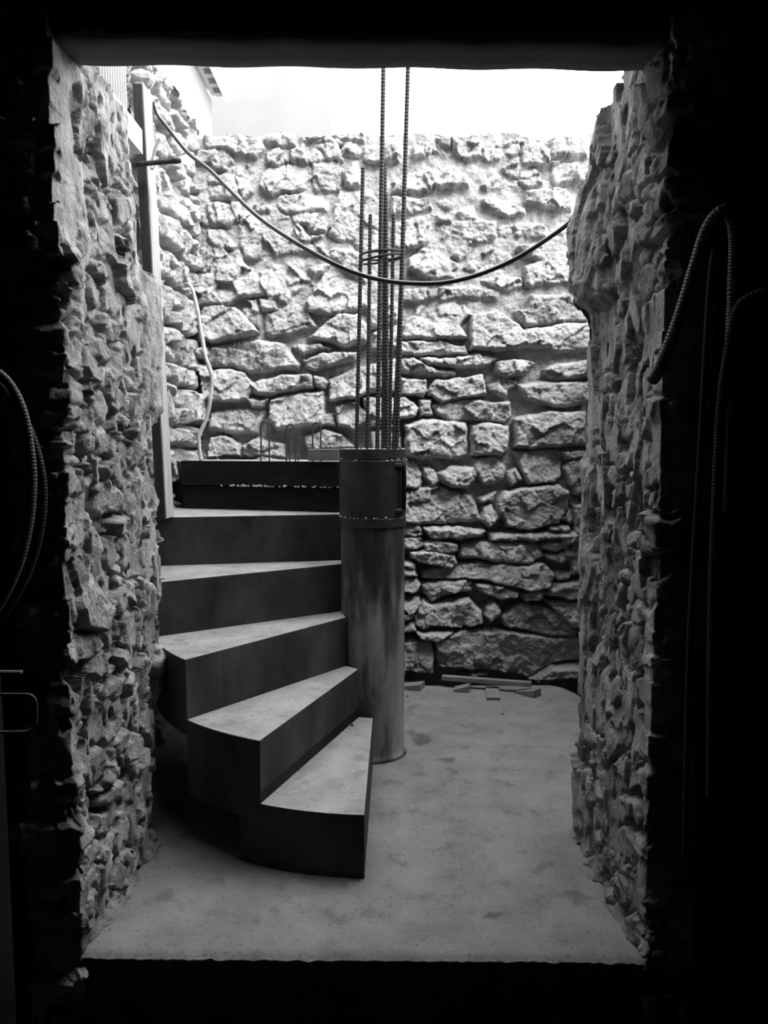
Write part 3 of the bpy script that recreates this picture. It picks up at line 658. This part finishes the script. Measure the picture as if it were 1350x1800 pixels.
# ------------------------------------------------------------------ formwork boards on the landing's front
def plank_between(name, p, q, z0, z1, th, m, label, cat, group=None):
    """upright board whose face runs from p to q in plan, thickness th behind the face"""
    d = Vector((q[0] - p[0], q[1] - p[1])); L = d.length; n = Vector((-d.y, d.x)) / L
    b = MB(); mid = ((p[0] + q[0]) / 2 + n.x * th / 2, (p[1] + q[1]) / 2 + n.y * th / 2, (z0 + z1) / 2)
    b.box(mid, (L, th, z1 - z0), rz=math.atan2(d.y, d.x), ch=.0015)
    return b.build(name, m, None, label=label, cat=cat, group=group, loc=(mid[0], mid[1], z0))
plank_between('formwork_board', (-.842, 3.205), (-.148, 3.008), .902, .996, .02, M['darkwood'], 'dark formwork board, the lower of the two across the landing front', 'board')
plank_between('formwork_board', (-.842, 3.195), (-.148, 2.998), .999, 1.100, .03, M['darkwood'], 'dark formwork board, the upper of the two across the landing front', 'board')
p = aty(569, 806, 3.00)
b = MB(); b.box((p[0] + .002, 3.045, 1.126), (.125, .07, .046), rz=-.12, ch=.002)
b.build('timber_block', M['woodx'], loc=(p[0], 3.045, 1.10), label='short pale timber block lying on the landing edge against the column', cat='wood block')
b = MB()
for k in range(46):
    t = R.uniform(.25, .98) if k % 3 else R.uniform(.35, .6); x = -.842 + .694 * t; y = 3.205 - .197 * t - .014; s = R.uniform(.002, .005)
    b.box((x, y - .003, .9965 + s), (s * 2.4, s * 1.6, s * 1.4), rz=R.uniform(0, 3), tilt=R.uniform(-.5, .5))
b.build('mortar_crumbs', M['bright'], label='pale mortar crumbs along the ledge between the two formwork boards', cat='crumbs', kind='stuff')

# ------------------------------------------------------------------ upright timber plank at the left
def beam(pts4b, pts4t, m, name, **k):
    b = MB(); b.add(list(pts4b) + list(pts4t), [(3, 2, 1, 0), (4, 5, 6, 7)] + [(i, (i + 1) % 4, 4 + (i + 1) % 4, 4 + i) for i in range(4)]); o = b.build(name, m, **k)
    md = o.modifiers.new('soft', 'BEVEL'); md.width = .002; md.segments = 2; return o
xb_, xt_ = -.779, -.822; yb0 = 2.74
beam([(xb_ - .029, yb0, .902), (xb_, yb0, .902), (xb_, yb0 + .095, .902), (xb_ - .029, yb0 + .095, .902)],
     [(xt_ - .029, yb0, 2.40), (xt_, yb0, 2.40), (xt_, yb0 + .095, 2.40), (xt_ - .029, yb0 + .095, 2.40)], M['wood'], 'timber_plank',
     label='tall pale timber plank standing upright beside the stair at the left', cat='plank', loc=(xb_, yb0, .902))
pk = bpy.data.objects['timber_plank']
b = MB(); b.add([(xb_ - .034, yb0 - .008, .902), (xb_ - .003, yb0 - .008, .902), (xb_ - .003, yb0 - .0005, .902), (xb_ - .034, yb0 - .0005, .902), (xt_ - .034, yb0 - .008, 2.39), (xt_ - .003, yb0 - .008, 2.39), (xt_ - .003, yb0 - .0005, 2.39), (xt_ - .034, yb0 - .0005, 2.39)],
    [(3, 2, 1, 0), (4, 5, 6, 7)] + [(i, (i + 1) % 4, 4 + (i + 1) % 4, 4 + i) for i in range(4)]); b.build('edge_shade_strip', M['shade_edge'], pk, label='added dark strip giving the shade on the narrow front edge')
p0 = aty(238, 289, 2.70); p1 = aty(318, 282, 2.70)
rod = tube([p0, p1], .0085, .02, 10, straight=True); q = aty(308, 282.5, 2.70)
rod = tube([aty(304, 283, 2.70), q, aty(314, 282, 2.70)], .0105, .006, 10, mb=rod)
rod.build('steel_rod', M['steel'], sm=True, label='short rusty steel rod sticking out across the upright plank', cat='rod', loc=p0)
pts = [aty(x, y, 2.775) for x, y in ((281, 243), (273, 262), (268, 280), (264, 290), (268, 298), (273, 288))]
tube(pts, .006, .008, 6, rfun=lambda t: 1.25 - t * .8).build('splinter', M['wood'], sm=True, label='curled pale splinter on the plank just above the steel rod', cat='splinter', loc=pts[3])

# ------------------------------------------------------------------ hanging cable, pale tube, conduits
pc = ((271, 180), (276, 200), (295, 225), (330, 268), (370, 300), (410, 340), (455, 382), (510, 420), (570, 455), (620, 478), (670, 492), (720, 498), (780, 497), (840, 483), (900, 458), (950, 428), (990, 400), (1020, 376))
pts = [aty(x, y, 2.93 - .42 * smooth(0, 1, np.array((x - 271) / 300.)) - .17 * (x - 271) / 750.) for x, y in pc]
pts.append((.64, 2.32, pts[-1][2] + .02))
tube(pts, .0070, .02, 12).build('hanging_cable', M['cable'], sm=True, label='thick black cable sagging across the opening in front of the steel bars', cat='cable', loc=pts[0])
pc = ((331, 494), (334, 501), (340, 515), (347, 545), (354, 585), (361, 625), (370, 652), (373, 668), (370, 700), (363, 735), (353, 758), (349, 770), (353, 806))
pts = [aty(x, y, 3.42) for x, y in pc]; pts[0] = (pts[0][0] - .03, 3.50, pts[0][2]); pts.append((pts[-1][0], 3.42, 1.096))
tube(pts, .0088, .015, 10, rfun=lambda t: 1 + .08 * math.sin(t * 40)).build('plastic_tube', M['hose'], sm=True, label='pale bent plastic tube running down the corner of the stone walls', cat='pipe', loc=pts[-1])
def conduit(pc, Ys, r, label, **k):
    n = len(pc); pts = [aty(x, y, Ys[0] + (Ys[1] - Ys[0]) * i / (n - 1)) if len(Ys) == 2 else aty(x, y, Ys[i]) for i, (x, y) in enumerate(pc)]
    return tube(pts, r, .0032, 14, ridge=.055).build('conduit', M[k.get('m', 'conduit')], sm=False, label=label, cat='conduit', loc=pts[0])
conduit([(1146, 668), (1158, 650), (1190, 572), (1222, 470), (1243, 405), (1266, 374), (1285, 378), (1293, 420), (1290, 520), (1283, 700), (1278, 900)],
        (1.60, 1.58, 1.54, 1.51, 1.49, 1.47, 1.47, 1.48, 1.50, 1.52, 1.54), .0125, 'thick corrugated conduit arching up and over at the right of the opening')
conduit([(1356, 516), (1325, 522), (1298, 545), (1282, 617), (1268, 722), (1259, 907), (1253, 1092), (1250, 1400)], (1.42, 1.52), .0105, 'corrugated conduit hanging straight down by the right picture edge', m='conduit_dark')
conduit([(1256, 440), (1247, 520), (1229, 828), (1212, 1145), (1204, 1500)], (1.56, 1.56), .0065, 'thin conduit hanging close beside the right jamb', m='conduit_dark')
conduit([(-40, 640), (-10, 652), (18, 678), (40, 725), (52, 790), (56, 850), (50, 920), (33, 990), (8, 1046), (-20, 1090)], (1.40, 1.40), .0088, 'corrugated conduit loop hanging at the left picture edge, the inner bright one')
conduit([(-30, 650), (10, 690), (48, 750), (70, 820), (75, 880), (66, 950), (42, 1020), (5, 1080), (-30, 1110)], (1.50, 1.50), .0088, 'darker conduit loop hanging behind the bright one at the left', m='conduit_dark')

# dark metal cabinet with a loop handle at the left picture edge
lo = aty(4, 1183, 1.30); cab = thing('metal_cabinet', (lo[0] - .16, 1.42, -.30), 'dark metal cabinet with a loop handle at the left picture edge', 'cabinet')
b = MB(); b.box((lo[0] - .222, 1.37, (lo[2] - .30) / 2 - .005), (.31, .12, lo[2] + .30 - .012), ch=.004); b.build('body', M['black'], cab)
b = MB(); b.box((lo[0] - .145, 1.303, lo[2]), (.355, .012, .006), ch=.002); b.build('top_rail', M['conduit'], cab)
pts = [aty(x, y, 1.32) for x, y in ((-44, 1222), (40, 1221), (56, 1224), (63, 1236), (63, 1262), (61, 1278), (50, 1286), (30, 1287), (-44, 1288))]
tube(pts, .0032, .01, 8).build('handle', M['conduit'], cab, sm=True)

# ------------------------------------------------------------------ above the left jamb: cast beam, corrugated sheet; neighbour house
solid('trim_2', -1.05, -.757, 1.83, 2.50, 2.075, 2.148, M['beam'], label='pale cast concrete strip on top of the left jamb')
n = 216; V = []
for i in range(n + 1):
    y = 1.83 + .565 * i / n; x = -.768 + .0045 * math.sin(i * 2 * math.pi * 27 / n)
    V += [(x, y, 2.15), (x, y, 2.75), (x - .002, y, 2.75), (x - .002, y, 2.15)]
F = [(4 * i + a, 4 * i + 4 + a, 4 * i + 4 + (a + 1) % 4, 4 * i + (a + 1) % 4) for i in range(n) for a in range(4)]
link('corrugated_sheet', V, F, M['sheet'], label='grey corrugated metal sheet standing above the left jamb', cat='metal sheet', loc=(-.768, 2.1, 2.15))
hs = thing('neighbour_house', (-1.6, 4.9, 0), 'white plastered house with a slatted eave behind the left wall', 'house')
b = MB(); b.box((-1.6, 4.82, 1.75), (.8, 1.52, 3.60)); b.build('wall', M['plaster'], hs)
b = MB(); b.box((-1.35, 6.15, 2.3), (1.9, .3, 4.6)); b.build('wall', M['plaster'], hs)
b = MB(); b.box((-1.55, 4.80, 3.640), (.92, 1.58, .03)); ev = b.build('roof', M['white'], hs)
b = MB(); b.box((-1.188, 4.80, 3.605), (.022, 1.56, .04)); b.box((-1.118, 4.80, 3.605), (.012, 1.56, .04)); b.build('eave_rail', M['soffit'], ev)
for k in range(12):
    b = MB(); b.box((-1.151, 4.08 + k * .136, 3.605), (.052, .055, .035)); b.build('rafter', M['soffit'], ev)
b = MB(); b.box((-1.092, 4.80, 3.60), (.03, 1.6, .10)); b.build('fascia', M['white'], ev)

# ------------------------------------------------------------------ offcuts and crumbs on the floor
def plate(name, c, d, rz, m, label, cat='wood offcut', group=None, tilt=0):
    b = MB(); b.box((c[0], c[1], c[2] + d[2] / 2), d, rz=rz, tilt=tilt, ch=.0015); return b.build(name, m, label=label, cat=cat, group=group, loc=(c[0], c[1], c[2]))
a = atz(777, 1199, .02); c = atz(934, 1211, .02)
plate('batten', ((a[0] + c[0]) / 2, (a[1] + c[1]) / 2, .032), (math.hypot(c[0] - a[0], c[1] - a[1]), .03, .022), math.atan2(c[1] - a[1], c[0] - a[0]), M['woodx'],
      'long thin wooden batten lying across the other offcuts below the back wall', 'batten')
a = atz(866, 1221, .0); plate('wood_offcut', (a[0], a[1], .002), (.062, .165, .012), -.10, M['woodx'], 'flat square-ended wood offcut lying under the batten, pointing at the viewer')
def wedge(px0, py0, px1, py1, hgt, depth, label, flip=False):
    a = atz(px0, py0, 0); c = atz(px1, py1, 0); d = Vector((c[0] - a[0], c[1] - a[1])); L = d.length; u = d / L; n = Vector((-u.y, u.x))
    hs_ = (.006, hgt) if not flip else (hgt, .006)
    P = [(a[0], a[1]), (c[0], c[1]), (c[0] + n.x * depth, c[1] + n.y * depth), (a[0] + n.x * depth, a[1] + n.y * depth)]
    z0 = [.003] * 4; z1 = [.003 + hs_[0], .003 + hs_[1], .003 + hs_[1], .003 + hs_[0]]
    b = MB(); b.prism(P, z0, z1); b.build('wood_wedge', M['woodx'], label=label, cat='wood wedge', loc=(a[0], a[1], .003))
wedge(700, 1211, 738, 1216, .030, .07, 'wooden wedge on the floor just right of the column foot')
wedge(797, 1216, 824, 1218, .028, .06, 'small wooden wedge under the left half of the batten')
wedge(905, 1219, 938, 1228, .032, .06, 'wooden wedge right of the batten, its thick end towards the right jamb')
def pebble(x, y, z, s, label, group=None, m='bright'):
    V = []; F = []; n = 8; rg = 5
    V.append((x, y, z + s * .6))
    for i in range(1, rg):
        ph = math.pi * i / rg
        for k in range(n):
            t = 2 * math.pi * k / n; q = s * R.uniform(.72, 1.1)
            V.append((x + q * math.sin(ph) * math.cos(t), y + q * math.sin(ph) * math.sin(t) * .8, z + s * .6 * math.cos(ph) * R.uniform(.85, 1.1)))
    V.append((x, y, z - s * .6))
    F += [(0, 1 + k, 1 + (k + 1) % n) for k in range(n)]
    for i in range(rg - 2): F += [(1 + i * n + k, 1 + (i + 1) * n + k, 1 + (i + 1) * n + (k + 1) % n, 1 + i * n + (k + 1) % n) for k in range(n)]
    e = 1 + (rg - 2) * n; F += [(e + (k + 1) % n, e + k, len(V) - 1) for k in range(n)]
    link('stone_crumb', V, F, M[m], label=label, cat='rubble crumb', group=group, loc=(x, y, z))
for x_, y_, s in ((188, 1612, .010), (196, 1592, .008), (203, 1581, .013), (211, 1565, .009), (220, 1558, .012), (178, 1634, .009), (229, 1543, .008), (192, 1570, .014), (205, 1552, .011),
                  (216, 1536, .009), (172, 1652, .008), (236, 1528, .010), (184, 1590, .007), (225, 1520, .012)):
    p = atz(x_, y_, 0); s *= R.choice((.35, .5, .6, .9)); p = (p[0] + R.uniform(-.03, .03), p[1] + R.uniform(-.02, .02)); pebble(p[0], p[1], s * .5, s, 'small rubble crumb at the foot of the left jamb', 'rubble crumbs along the left jamb', 'jambrub' if 0 else 'woodx')
p = atz(1021, 1481, 0); pebble(p[0], p[1], .010, .014, 'dark lump of rubble at the foot of the right jamb', None, 'earth')
for x_, y_, s, lb in ((716, 1225, .007, 'tiny crumb beside the column-side wedge'), (883, 1256, .006, 'tiny dark crumb in front of the flat offcut'), (619, 1276, .007, 'tiny crumb in the corner of the second tread')):
    z = .18 if y_ == 1276 else 0
    p = atz(x_, y_, z); pebble(p[0], p[1], z + s * .5, s, lb, None, 'earth')

p = aty(252, 152, 2.79); pebble(-.838, 2.79, 2.432, .05, 'pale lump of mortar sitting on the top end of the upright plank', None, 'bright')
